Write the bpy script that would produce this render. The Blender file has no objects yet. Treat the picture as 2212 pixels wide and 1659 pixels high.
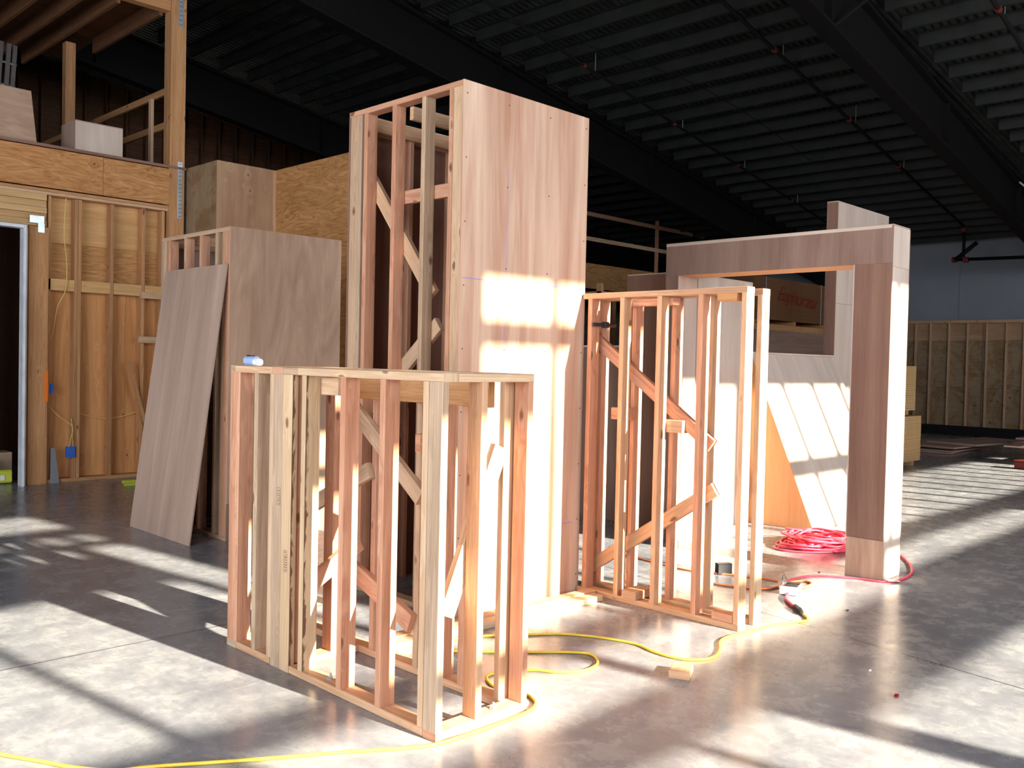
import bpy, math, random
from mathutils import Vector, Matrix
random.seed(7)
sc = bpy.context.scene
COL = sc.collection
V = Vector
# ------------------------------------------------------------ camera
cam_d = bpy.data.cameras.new('camera'); cam = bpy.data.objects.new('camera', cam_d); COL.objects.link(cam)
cr = V((0.70329939, -0.71054054, 0.02240772)); cu = V((0.00156292, 0.03306587, 0.99945195)); cf = V((0.71089207, 0.70287892, -0.02436573))
cam.matrix_world = Matrix(((cr.x, cu.x, -cf.x, 0), (cr.y, cu.y, -cf.y, 0), (cr.z, cu.z, -cf.z, 1.64), (0, 0, 0, 1)))
cam_d.sensor_width = 36; cam_d.lens = 36 * 1971.41 / 2212; cam_d.clip_end = 200
sc.camera = cam
# ------------------------------------------------------------ world, sun, daylight portals
wd = bpy.data.worlds.new('sky'); sc.world = wd; wd.use_nodes = True
bg = wd.node_tree.nodes['Background']; bg.inputs[0].default_value = (0.89, 0.94, 1.0, 1); bg.inputs[1].default_value = 6.5
sun_d = bpy.data.lights.new('sun', 'SUN'); sun = bpy.data.objects.new('sun', sun_d); COL.objects.link(sun)
SX, SZ = 0.13, 0.41           # sun travels (-SX, 1, -SZ)
sun.rotation_mode = 'QUATERNION'; sun.rotation_quaternion = V((-SX, 1, -SZ)).to_track_quat('-Z', 'Y')
sun_d.energy = 24; sun_d.color = (1.0, 0.91, 0.73); sun_d.angle = math.radians(0.6)
def portal(name, loc, rot, sx, sy):
    d = bpy.data.lights.new(name, 'AREA'); d.shape = 'RECTANGLE'; d.size = sx; d.size_y = sy; d.cycles.is_portal = True
    o = bpy.data.objects.new(name, d); COL.objects.link(o); o.location = loc; o.rotation_euler = rot
portal('daylight_front', (9.5, -5.8, 4.4), (math.radians(90), 0, 0), 30, 4.6)
portal('fill_portal_back', (-5.7, 1.5, 2.6), (math.radians(90), 0, math.radians(-90)), 11, 5.2)  # sky fill through the added opening behind the camera
sc.view_settings.view_transform = 'Standard'; sc.view_settings.look = 'None'
sc.view_settings.gamma = 1; sc.view_settings.use_curve_mapping = False
sc.view_settings.exposure = 0.40
sc.cycles.max_bounces = 10; sc.cycles.diffuse_bounces = 7; sc.cycles.use_denoising = True
sc.cycles.sample_clamp_indirect = 8
sc.cycles.caustics_reflective = False; sc.cycles.caustics_refractive = False
# ------------------------------------------------------------ materials
def nt(name, rough=0.7, spec=0.3):
    m = bpy.data.materials.new(name); m.use_nodes = True; t = m.node_tree
    b = t.nodes['Principled BSDF']; b.inputs['Roughness'].default_value = rough; b.inputs['Specular IOR Level'].default_value = spec
    return m, t, b
def N(t, k, **kw):
    n = t.nodes.new(k)
    for a, v in kw.items(): setattr(n, a, v)
    return n
def ramp(t, src, stops):
    r = N(t, 'ShaderNodeValToRGB'); e = r.color_ramp.elements
    while len(e) < len(stops): e.new(0.5)
    for i, (p, c) in enumerate(stops):
        e[i].position = p; e[i].color = (c, c, c, 1) if isinstance(c, (int, float)) else tuple(c) + (1,)
    t.links.new(src, r.inputs[0]); return r.outputs[0]
def mul(t, a, b, f=1.0, mode='MULTIPLY'):
    m = N(t, 'ShaderNodeMix', data_type='RGBA', blend_type=mode); 
    for s, x in ((0, f), (6, a), (7, b)):
        if hasattr(x, 'is_linked') or isinstance(x, bpy.types.NodeSocket): t.links.new(x, m.inputs[s])
        else: m.inputs[s].default_value = x if s == 0 else tuple(x) + (1,)
    return m.outputs[2]
def noise(t, vec, scale, detail=4, dist=0.0, rough=0.55):
    n = N(t, 'ShaderNodeTexNoise'); n.inputs['Scale'].default_value = scale; n.inputs['Detail'].default_value = detail
    n.inputs['Distortion'].default_value = dist; n.inputs['Roughness'].default_value = rough
    t.links.new(vec, n.inputs['Vector']); return n.outputs[0]
def mapped(t, src, sx, sy, sz=1, add=None):
    m = N(t, 'ShaderNodeMapping'); m.inputs['Scale'].default_value = (sx, sy, sz)
    t.links.new(src, m.inputs['Vector']); return m.outputs[0]
def uvrand(t):
    tc = N(t, 'ShaderNodeTexCoord'); oi = N(t, 'ShaderNodeObjectInfo')
    mm = N(t, 'ShaderNodeVectorMath', operation='MULTIPLY'); cb = N(t, 'ShaderNodeCombineXYZ')
    for i in range(3): t.links.new(oi.outputs['Random'], cb.inputs[i])
    mm.inputs[1].default_value = (37, 53, 11); t.links.new(cb.outputs[0], mm.inputs[0])
    ad = N(t, 'ShaderNodeVectorMath', operation='ADD'); t.links.new(tc.outputs['UV'], ad.inputs[0]); t.links.new(mm.outputs[0], ad.inputs[1])
    return ad.outputs[0], oi.outputs['Random']
def wood(name, c1, c2, su=0.7, sv=22, dist=0.8, knots=0.0, knotc=(0.16, 0.07, 0.035), ksu=2.0, ksv=8, fine=0.12, tone=0.18, bark=0, rough=0.72, stains=None):
    m, t, b = nt(name, rough, 0.22)
    vec, rnd = uvrand(t)
    gv = mapped(t, vec, su, sv)
    if knots:
        dv = N(t, 'ShaderNodeVectorMath', operation='ADD'); nz = N(t, 'ShaderNodeTexNoise'); nz.inputs['Scale'].default_value = 14; t.links.new(vec, nz.inputs['Vector'])
        sc_ = N(t, 'ShaderNodeVectorMath', operation='SCALE'); sc_.inputs['Scale'].default_value = 0.12; t.links.new(nz.outputs[1], sc_.inputs[0])
        vo = N(t, 'ShaderNodeTexVoronoi'); vo.inputs['Scale'].default_value = 1
        t.links.new(mapped(t, vec, ksu, ksv), dv.inputs[0]); t.links.new(sc_.outputs[0], dv.inputs[1]); t.links.new(dv.outputs[0], vo.inputs['Vector'])
        w_ = ramp(t, vo.outputs['Distance'], [(0.0, 1.0), (knots * 1.6, 0.35), (knots * 4.5, 0.0)])
        kk = N(t, 'ShaderNodeVectorMath', operation='SCALE'); kk.inputs['Scale'].default_value = 1.5; t.links.new(w_, kk.inputs[0])
        a3 = N(t, 'ShaderNodeVectorMath', operation='ADD'); t.links.new(gv, a3.inputs[0]); t.links.new(kk.outputs[0], a3.inputs[1]); gv = a3.outputs[0]
    g = noise(t, gv, 1.0, 5, dist)
    col = ramp(t, g, [(0.3, c1), (0.68, c2)])
    f = noise(t, mapped(t, vec, 4, 190), 1.0, 3, 0.2)
    col = mul(t, col, ramp(t, f, [(0.25, 1 - fine * 2), (0.7, 1 + 0.0)]))
    big = noise(t, mapped(t, vec, 0.8, 3), 1.0, 2)
    col = mul(t, col, ramp(t, big, [(0.3, (0.86, 0.84, 0.82)), (0.7, (1.0, 1.0, 1.0))]))
    if tone:
        col = mul(t, col, ramp(t, rnd, [(0.0, (1 - tone, 1 - tone * 1.25, 1 - tone * 1.3)), (0.35, (1, 0.97, 0.93)), (0.7, (1, 0.9, 0.84)), (1.0, (1 - tone * .4, 1 - tone * .3, 1 - tone * .6))]))
    if stains:
        s = noise(t, mapped(t, vec, 1.6, 1.1), 1.0, 3, 2.2)
        col = mul(t, col, ramp(t, s, [(0.50, 1.0), (0.56, stains)]))
    if knots:
        k = ramp(t, vo.outputs['Distance'], [(0.0, 1.0), (knots * 0.6, 0.8), (knots, 0.0)])
        col = mul(t, col, knotc, k, 'MIX')
    if bark:
        sx = N(t, 'ShaderNodeSeparateXYZ'); tc = N(t, 'ShaderNodeTexCoord'); t.links.new(tc.outputs['UV'], sx.inputs[0])
        nb = noise(t, mapped(t, vec, 7, 30), 1.0, 4, 1.0)
        mt = N(t, 'ShaderNodeMath', operation='MULTIPLY_ADD'); mt.inputs[1].default_value = -14.0; mt.inputs[2].default_value = 0.52; t.links.new(sx.outputs[1], mt.inputs[0])
        m2 = N(t, 'ShaderNodeMath', operation='ADD'); t.links.new(mt.outputs[0], m2.inputs[0]); t.links.new(nb, m2.inputs[1])
        bk = ramp(t, m2.outputs[0], [(0.80, 0.0), (0.9, 1.0)])
        col = mul(t, col, (0.17, 0.085, 0.045), bk, 'MIX')
    t.links.new(col, b.inputs['Base Color'])
    bp = N(t, 'ShaderNodeBump'); bp.inputs['Strength'].default_value = 0.12; bp.inputs['Distance'].default_value = 0.003
    t.links.new(f, bp.inputs['Height']); t.links.new(bp.outputs[0], b.inputs['Normal'])
    return m
def plain(name, c, rough=0.6, spec=0.4, metal=0.0, var=0.12, scale=6):
    m, t, b = nt(name, rough, spec); b.inputs['Metallic'].default_value = metal
    tc = N(t, 'ShaderNodeTexCoord'); n = noise(t, tc.outputs['Object'], scale, 4)
    col = ramp(t, n, [(0.3, tuple(x * (1 - var) for x in c)), (0.7, tuple(min(1, x * (1 + var)) for x in c))])
    t.links.new(col, b.inputs['Base Color']); return m
M = {}
KN = dict(knots=0.12, ksu=3.0, ksv=6.5, fine=.16)
M['fir'] = wood('fir_lumber', (0.62, 0.37, 0.22), (0.80, 0.55, 0.36), **KN)
M['pink'] = wood('pink_fir_lumber', (0.58, 0.27, 0.165), (0.78, 0.46, 0.31), tone=.1, **KN)
M['pine'] = wood('pale_pine_lumber', (0.66, 0.42, 0.26), (0.82, 0.60, 0.41), tone=.1, **KN)
M['grey'] = wood('weathered_lumber', (0.48, 0.33, 0.22), (0.70, 0.52, 0.37), tone=.1, **KN)
M['bark'] = wood('bark_edged_lumber', (0.62, 0.44, 0.27), (0.80, 0.60, 0.40), bark=1, tone=.1, **KN)
M['old'] = wood('aged_lumber', (0.52, 0.26, 0.115), (0.72, 0.42, 0.21), **KN)
M['dark'] = wood('unlit_brown_lumber', (0.085, 0.038, 0.02), (0.15, 0.075, 0.038), **KN)  # lack of light at the rear and in the doorway put into the colour
M['shadew'] = wood('shaded_brown_lumber', (0.17, 0.075, 0.035), (0.27, 0.13, 0.065), **KN)  # shade put into the colour: mezzanine roof, rear plate, far bundles
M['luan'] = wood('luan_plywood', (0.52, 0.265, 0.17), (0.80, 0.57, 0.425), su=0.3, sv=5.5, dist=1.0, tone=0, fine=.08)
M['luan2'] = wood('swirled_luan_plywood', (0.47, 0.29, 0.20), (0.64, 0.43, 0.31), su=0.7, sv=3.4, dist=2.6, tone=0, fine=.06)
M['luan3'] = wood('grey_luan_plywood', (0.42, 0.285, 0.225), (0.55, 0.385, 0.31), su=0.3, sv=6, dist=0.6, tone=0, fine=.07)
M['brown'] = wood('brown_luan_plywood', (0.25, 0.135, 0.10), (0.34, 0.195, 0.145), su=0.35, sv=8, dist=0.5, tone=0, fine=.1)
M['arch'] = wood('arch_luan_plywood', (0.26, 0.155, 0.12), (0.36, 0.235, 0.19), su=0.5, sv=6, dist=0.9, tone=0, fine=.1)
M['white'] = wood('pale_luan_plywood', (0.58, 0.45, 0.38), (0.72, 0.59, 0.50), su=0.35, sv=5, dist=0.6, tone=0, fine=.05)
M['orange'] = wood('bounce_lit_luan_plywood', (0.62, 0.30, 0.14), (0.74, 0.40, 0.20), su=0.35, sv=9, dist=0.5, tone=0, fine=.06)  # warm bounce light put into the plywood colour
M['cath'] = wood('fir_plywood', (0.44, 0.195, 0.065), (0.76, 0.42, 0.18), su=1.4, sv=7, dist=4.5, knots=0.06, ksu=3, ksv=3, tone=0.05)
M['shea'] = wood('fir_sheathing', (0.62, 0.27, 0.095), (0.82, 0.44, 0.19), su=0.6, sv=9, dist=1.4, knots=0.07, ksu=3, ksv=4.5, tone=0.14)
M['sheay'] = wood('pale_sheathing', (0.66, 0.40, 0.17), (0.82, 0.54, 0.26), su=0.6, sv=9, dist=1.6, knots=0.07, ksu=3, ksv=4.5, tone=0.1)
M['cdx'] = wood('knotty_sheathing', (0.34, 0.24, 0.15), (0.44, 0.33, 0.21), su=0.7, sv=7, dist=1.8, knots=0.10, ksu=3.2, ksv=3.2, knotc=(0.12, 0.06, 0.03), stains=(0.86, 0.72, 0.62), tone=.06)
M['cdxp'] = wood('knotty_pink_plywood', (0.42, 0.23, 0.14), (0.56, 0.38, 0.23), su=0.4, sv=4, dist=1.0, knots=0.07, ksu=4, ksv=4.5, tone=0)
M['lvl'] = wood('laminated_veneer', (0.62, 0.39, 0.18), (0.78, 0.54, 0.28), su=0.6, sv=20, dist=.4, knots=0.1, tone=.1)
M['endg'] = wood('end_grain', (0.36, 0.22, 0.13), (0.52, 0.34, 0.22), su=18, sv=18, dist=2, tone=.1)
M['steel'] = plain('black_steel', (0.006, 0.0055, 0.006), 0.7, 0.12)
M['galv'] = plain('galvanised_steel', (0.019, 0.021, 0.018), 0.55, 0.35, 0.1, 0.3, 2.5)
M['deck'] = plain('galvanised_deck', (0.10, 0.108, 0.10), 0.3, 0.5, 0.7, 0.3, 3)
M['strap'] = plain('bright_zinc', (0.62, 0.68, 0.75), 0.35, 0.5, 0.8)
M['gwall'] = plain('grey_painted_wall', (0.24, 0.255, 0.29), 0.8, 0.2, 0, .1, .5)
M['wallp'] = plain('dim_painted_wall', (0.5, 0.5, 0.5), 0.8, 0.2)
M['alum'] = plain('aluminium', (0.6, 0.6, 0.62), 0.35, 0.5, 0.9)
M['yel'] = plain('yellow_rubber', (0.80, 0.55, 0.06), 0.5, 0.4)
M['red'] = plain('pink_red_rubber', (0.78, 0.07, 0.12), 0.45, 0.4, 0, .2, 12)
M['orc'] = plain('orange_rubber', (0.85, 0.26, 0.10), 0.5, 0.4)
M['blk'] = plain('black_plastic', (0.02, 0.02, 0.022), 0.45, 0.5)
M['wht'] = plain('white_plastic', (0.8, 0.8, 0.82), 0.45, 0.5)
M['trim'] = plain('white_primed_trim', (0.72, 0.74, 0.80), 0.5, 0.4)
M['blu'] = plain('blue_plastic', (0.02, 0.12, 0.55), 0.45, 0.5)
M['lblu'] = plain('pale_blue_case', (0.35, 0.48, 0.75), 0.35, 0.5)
M['lime'] = plain('lime_plastic', (0.55, 0.60, 0.06), 0.5, 0.4)
M['romex'] = plain('yellow_cable_jacket', (0.70, 0.50, 0.16), 0.5, 0.4)
M['rustred'] = plain('red_paint', (0.13, 0.018, 0.014), 0.6, 0.3)
M['ink'] = plain('grade_stamp_ink', (0.10, 0.07, 0.06), 0.8, 0.1)
M['redink'] = plain('red_marker', (0.22, 0.02, 0.015), 0.8, 0.1)
M['spray'] = plain('orange_spray_paint', (0.95, 0.20, 0.02), 0.7, 0.2)
M['card'] = plain('cardboard', (0.42, 0.30, 0.20), 0.8, 0.2)
M['chalk'] = plain('blue_chalk', (0.25, 0.25, 0.70), 0.9, 0.1)
M['black'] = plain('matte_black', (0.012, 0.012, 0.014), 0.7, 0.2)
def floor_mat():
    m, t, b = nt('polished_concrete', 0.3, 0.5)
    tc = N(t, 'ShaderNodeTexCoord'); o = tc.outputs['Object']
    a = noise(t, o, 0.9, 6, 0.6, 0.62); c = noise(t, o, 4.5, 9, 0.25, 0.75); d = noise(t, mapped(t, o, 24, 9), 1.0, 5, 0.4, 0.7)
    col = ramp(t, a, [(0.32, (0.185, 0.187, 0.206)), (0.66, (0.270, 0.274, 0.295))])
    col = mul(t, col, ramp(t, c, [(0.34, (0.80, 0.82, 0.85)), (0.5, (1, 1, 1)), (0.62, (1.30, 1.29, 1.22))]))
    col = mul(t, col, ramp(t, d, [(0.3, 0.86), (0.7, 1.10)]))
    # scratchy trowel marks
    s = noise(t, mapped(t, o, 2.0, 14), 1.0, 6, 1.5, 0.7)
    col = mul(t, col, ramp(t, s, [(0.62, (0, 0, 0)), (0.72, (1, 1, 1))]), 0.06, 'ADD')
    # saw-cut joints
    sp = N(t, 'ShaderNodeSeparateXYZ'); t.links.new(o, sp.inputs[0])
    def joint(out, period, off, tilt):
        ad = N(t, 'ShaderNodeMath', operation='MULTIPLY_ADD'); ad.inputs[1].default_value = tilt; ad.inputs[2].default_value = off
        t.links.new(sp.outputs[1 - out], ad.inputs[0])
        a2 = N(t, 'ShaderNodeMath', operation='ADD'); t.links.new(ad.outputs[0], a2.inputs[0]); t.links.new(sp.outputs[out], a2.inputs[1])
        pp = N(t, 'ShaderNodeMath', operation='PINGPONG'); pp.inputs[1].default_value = period / 2; t.links.new(a2.outputs[0], pp.inputs[0])
        return ramp(t, pp.outputs[0], [(0.0040, 0.3), (0.0060, 1.0)])
    col = mul(t, col, joint(0, 4.6, -5.0 - 0.0, -0.17)); col = mul(t, col, joint(1, 5.5, 0.4, 0.0))
    t.links.new(col, b.inputs['Base Color'])
    r = ramp(t, c, [(0.3, 0.16), (0.7, 0.36)]); t.links.new(r, b.inputs['Roughness'])
    bp = N(t, 'ShaderNodeBump'); bp.inputs['Strength'].default_value = 0.10; bp.inputs['Distance'].default_value = 0.01
    t.links.new(noise(t, o, 9, 5, 0.4), bp.inputs['Height']); t.links.new(bp.outputs[0], b.inputs['Normal'])
    return m
M['floor'] = floor_mat()
# ------------------------------------------------------------ mesh helpers
class MB:
    def __init__(s): s.v = []; s.f = []; s.uv = []
    def poly(s, pts, uvs=None):
        i = len(s.v); s.v += [tuple(p) for p in pts]; s.f.append(list(range(i, i + len(pts))))
        s.uv.append(uvs or [(0, 0)] * len(pts))
    def prism(s, o, a, b, c, ch=0.0025):
        """beam: origin corner o, length vector a (grain), width b, thickness c; chamfered long edges"""
        o, a, b, c = V(o), V(a), V(b), V(c); lb, lc, la = b.length, c.length, a.length
        ch = min(ch, lb * .3, lc * .3); bu, cu_ = b / lb, c / lc
        ring = [(ch, 0), (lb - ch, 0), (lb, ch), (lb, lc - ch), (lb - ch, lc), (ch, lc), (0, lc - ch), (0, ch)]
        P = [o + bu * x + cu_ * y for x, y in ring]; i = len(s.v)
        s.v += [tuple(p) for p in P] + [tuple(p + a) for p in P]
        off = random.random() * .0; acc = 0; pos = [0]
        for k in range(8):
            d = (P[(k + 1) % 8] - P[k]).length; acc += d; pos.append(acc)
        flip = a.cross(b).dot(c) > 0
        for k in range(8):
            q = [i + k, i + (k + 1) % 8, i + 8 + (k + 1) % 8, i + 8 + k]; uv = [(0, pos[k]), (0, pos[k + 1]), (la, pos[k + 1]), (la, pos[k])]
            if not flip: q.reverse(); uv.reverse()
            s.f.append(q); s.uv.append(uv)
        for e in (0, 8):
            q = [i + e + k for k in range(8)]; uv = [(ring[k][0] * .3, ring[k][1]) for k in range(8)]
            if (e == 0) == (not flip): pass
            else: q.reverse(); uv.reverse()
            s.f.append(q); s.uv.append(uv)
        return s
    def box(s, x0, x1, y0, y1, z0, z1, ax=None, ch=0.0025):
        d = [x1 - x0, y1 - y0, z1 - z0]
        if ax is None: ax = d.index(max(d))
        vs = [V((d[0], 0, 0)), V((0, d[1], 0)), V((0, 0, d[2]))]
        return s.prism((x0, y0, z0), vs[ax], vs[(ax + 1) % 3], vs[(ax + 2) % 3], ch)
    def tube(s, pts, r, n=8, closed=False):
        pts = [V(p) for p in pts]; rings = []
        up = V((0, 0, 1)); L = 0
        for k, p in enumerate(pts):
            t = (pts[min(k + 1, len(pts) - 1)] - pts[max(k - 1, 0)])
            if t.length < 1e-9: t = V((1, 0, 0))
            t.normalize(); sd = t.cross(up)
            if sd.length < 1e-3: sd = t.cross(V((1, 0, 0)))
            sd.normalize(); u2 = sd.cross(t)
            rr = r[k] if isinstance(r, (list, tuple)) else r
            rings.append([p + sd * math.cos(2 * math.pi * j / n) * rr + u2 * math.sin(2 * math.pi * j / n) * rr for j in range(n)])
        i = len(s.v)
        for rg in rings: s.v += [tuple(q) for q in rg]
        for k in range(len(rings) - 1):
            for j in range(n):
                a, b = i + k * n + j, i + k * n + (j + 1) % n
                s.f.append([a, b, b + n, a + n]); s.uv.append([(k * .02, j * .01)] * 4)
        s.f.append([i + j for j in range(n)][::-1]); s.uv.append([(0, 0)] * n)
        e = i + (len(rings) - 1) * n; s.f.append([e + j for j in range(n)]); s.uv.append([(0, 0)] * n)
        return s
    def build(s, name, mat, parent=None, smooth=False, kind=None):
        me = bpy.data.meshes.new(name); me.from_pydata(s.v, [], s.f)
        uv = me.uv_layers.new(name='UVMap'); k = 0
        for fu in s.uv:
            for c in fu: uv.data[k].uv = c; k += 1
        if smooth:
            for p in me.polygons: p.use_smooth = True
        me.materials.append(M[mat] if isinstance(mat, str) else mat)
        me.validate(); me.update()
        o = bpy.data.objects.new(name, me); COL.objects.link(o)
        if parent:
            o.parent = parent; l = parent
            off = V((0, 0, 0))
            while l: off += l.location; l = l.parent
            me.transform(Matrix.Translation(-off))
        else:
            # origin at the base centre of the thing
            xs = [v.co.x for v in me.vertices]; ys = [v.co.y for v in me.vertices]; zs = [v.co.z for v in me.vertices]
            if kind != 'structure':
                c = V(((min(xs) + max(xs)) / 2, (min(ys) + max(ys)) / 2, min(zs))); me.transform(Matrix.Translation(-c)); o.location = c
        if kind: o['kind'] = kind
        return o
def tag(o, label, cat, group=None):
    o['label'] = label; o['category'] = cat
    if group: o['group'] = group
    return o
def thing(name, label, cat, loc, group=None):
    o = bpy.data.objects.new(name, None); COL.objects.link(o); o.location = loc; o.empty_display_size = 0.1
    return tag(o, label, cat, group)
def L(p, name, x0, x1, y0, y1, z0, z1, mat='fir', ax=None, ch=0.003):
    return MB().box(x0, x1, y0, y1, z0, z1, ax, ch).build(name, mat, p)
def ply(p, name, x0, x1, y0, y1, z0, z1, mat='luan', ax=2):
    return MB().box(x0, x1, y0, y1, z0, z1, ax, 0.0008).build(name, mat, p)
def diag(p, name, plane, v0, a0, a1, w, t, mat='fir'):
    """flat brace; plane 'x' at x=v0..v0+t from (y,z)=a0 to a1; plane 'y' at y=v0"""
    if plane == 'x': A, B, T = V((v0, a0[0], a0[1])), V((v0, a1[0], a1[1])), V((t, 0, 0))
    else: A, B, T = V((a0[0], v0, a0[1])), V((a1[0], v0, a1[1])), V((0, t, 0))
    d = B - A; wv = d.cross(T).normalized() * w
    return MB().prism(A - wv / 2, d, wv, T, 0.003).build(name, mat, p)
def curve(pts, z=0.0, n=8):
    P = [V((p[0], p[1], p[2] if len(p) > 2 else z)) for p in pts]; out = []
    for i in range(len(P) - 1):
        p0, p1, p2, p3 = P[max(i - 1, 0)], P[i], P[i + 1], P[min(i + 2, len(P) - 1)]
        for k in range(n):
            t = k / n
            out.append(0.5 * ((2 * p1) + (p2 - p0) * t + (2 * p0 - 5 * p1 + 4 * p2 - p3) * t * t + (3 * p1 - p0 - 3 * p2 + p3) * t ** 3))
    out.append(P[-1]); return out
def struct(mb, name, mat, parent=None): return mb.build(name, mat, parent, kind='structure' if not parent else None)
def bolt(p, x, y, z, name='bolt', s=1.0):
    mb = MB(); n = 6
    for (r, z0, z1) in ((0.02, 0, .003), (0.0125, .003, .013), (0.006, .013, .03)):
        mb.tube([(x, y, z + z0 * s), (x, y, z + z1 * s)], r * s, n if r == .0125 else 12)
    return mb.build(name, 'strap', p)
# ------------------------------------------------------------ shell
def zd(X): return 8.50 - 0.135 * X            # underside of the roof deck
mb = MB(); mb.box(-8, 26, -6.2, 22, -0.2, 0.0, 0, 0.0001); struct(mb, 'floor', 'floor')
# window wall behind the camera: openings given where their light lands (x0,z0 at y=0 along the sun)
OPEN = [(-3.0, 0.9, 1.53, 2.62), (0.98, 2.22, 1.53, 2.62), (2.30, 3.84, 1.53, 2.60), (3.95, 4.24, 1.53, 3.24),
        (-3, 4.30, 3.66, 3.98), (4.60, 5.23, 3.67, 3.95), (5.31, 6.6, 3.67, 3.95),
        (4.60, 5.23, 1.53, 3.50), (5.31, 6.0, 1.53, 3.50), (6.08, 6.8, 1.53, 3.50), (6.88, 7.55, 1.53, 3.5), (7.61, 8.3, 1.53, 3.5), (8.36, 9.0, 1.53, 3.5)]
for j in range(4):
    OPEN.append((3.28 + .27 * j, 3.45 + .27 * j, 3.36, 3.47))  # small slots added to break up the light on the floor
    if j < 2: OPEN.append((3.34 + .27 * j, 3.50 + .27 * j, 3.10, 3.22))
x = 9.12
while x < 20:
    wdt = 0.58
    OPEN.append((x, x + wdt, 1.60, 2.36))
    if x < 13: OPEN.append((x, x + wdt, 2.58, 3.46))
    x += wdt + 0.10
OPEN += [(-3, 2.2, 1.12, 1.38), (2.3, 4.27, 1.12, 1.38), (4.4, 7.4, 1.12, 1.38), (7.5, 12.5, 1.22, 1.42)]
OPEN += [(-3, 1.9, -0.6, 0.91), (2.0, 3.60, -0.6, 0.91), (3.68, 4.24, -0.6, 0.91), (4.46, 8.6, -0.6, 0.74)]
YW = -6.0
HOL = [(a - SX * YW, b - SX * YW, c - SZ * YW, d - SZ * YW) for a, b, c, d in OPEN]
def holed(mb, u0, u1, z0, z1, holes, emit):
    zs = sorted({z0, z1} | {min(max(h[k], z0), z1) for h in holes for k in (2, 3)})
    for za, zb in zip(zs, zs[1:]):
        if zb - za < 1e-4: continue
        zm = (za + zb) / 2; cut = sorted((h[0], h[1]) for h in holes if h[2] < zm < h[3]); u = u0
        for a, b in cut:
            if a > u: emit(u, min(a, u1), za, zb)
            u = max(u, b)
        if u < u1: emit(u, u1, za, zb)
mb = MB(); holed(mb, -8, 26, 0, 9.6, HOL, lambda a, b, c, d: mb.box(a, b, YW - .08, YW, c, d, 0, .0001)); struct(mb, 'wall_front', 'wallp')
mb = MB(); holed(mb, -6.2, 22, 0, 9.6, [(-3.6, 6.6, 0.3, 5.0)], lambda a, b, c, d: mb.box(-6.1, -6.0, a, b, c, d, 1, .0001)); struct(mb, 'wall_back', 'wallp')  # unseen opening added to brighten the faces turned towards it
# far wall at x=25: knotty sheathing between studs below, grey panels above
mb = MB(); mb.box(25.3, 25.4, -6.2, 22, 0, 5.6, 1, .0001); wf = struct(mb, 'wall_far', 'gwall')
y = 3.0; k = 0
while y < 9.6:
    ply(wf, 'sheathing', 25.09, 25.10, y, min(y + 2.44, 10.2), 0, 1.22, 'cdx', 1); ply(wf, 'sheathing', 25.09, 25.10, y, min(y + 2.44, 10.2), 1.225, 2.44, 'cdx', 1)
    ply(wf, 'sheathing', 25.09, 25.10, y, min(y + 2.44, 10.2), 2.445, 2.93, 'cdxp', 1); y += 2.45
for y in [3.26, 3.72, 4.18, 4.64, 5.09, 5.55, 6.01, 6.46, 6.92, 7.32, 7.78, 8.24, 8.70, 9.17, 9.55, 9.95]:
    L(wf, 'stud', 25.0, 25.089, y - .02, y + .02, 0.04, 2.90, 'pine')
L(wf, 'top_plate', 24.98, 25.10, 3.0, 10.2, 2.90, 2.98, 'fir'); L(wf, 'bottom_plate', 25.0, 25.089, 3.0, 10.2, 0, 0.04, 'fir')
for yy in (6.1, 8.54, 10.98): MB().box(25.28, 25.302, yy, yy + .03, 3, 5.4, 2).build('panel_joint', 'gwall', wf)
mb = MB(); mb.box(24.78, 24.96, 3.0, 9.9, 0, 0.09, 1); mb.box(24.80, 24.97, 3.0, 9.9, .09, .17, 1); mb.box(24.79, 24.98, 3.0, 9.9, .17, 0.24, 1)  # plain black strips along the wall foot
tag(mb.build('black_strip_stack', 'black'), 'long low stack of black strips along foot of far wall', 'mat')
# back stud wall, unlit, under the third girder
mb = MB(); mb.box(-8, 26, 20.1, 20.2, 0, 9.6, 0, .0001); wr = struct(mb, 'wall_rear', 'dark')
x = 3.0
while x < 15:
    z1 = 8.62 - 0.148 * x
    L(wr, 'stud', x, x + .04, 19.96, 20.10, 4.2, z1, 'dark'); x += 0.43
MB().prism((3.0, 19.94, 8.62 - .148 * 3), (12.4, 0, -.148 * 12.4), (0, .16, 0), (0, 0, .09)).build('top_plate', 'shadew', wr)
# ceiling: corrugated deck, ribs running down the slope
mb = MB(); y = -6.2; P = []
prof = [(0, 0), (.045, 0), (.06, .05), (.105, .05), (.12, 0)]
while y < 22:
    for dy, dz in prof[:-1]: P.append((y + dy, dz))
    y += .12
for (ya, za), (yb, zb) in zip(P, P[1:]):
    mb.poly([(-8, ya, zd(-8) + za), (-8, yb, zd(-8) + zb), (26, yb, zd(26) + zb), (26, ya, zd(26) + za)])
struct(mb, 'ceiling', 'deck')
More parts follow.
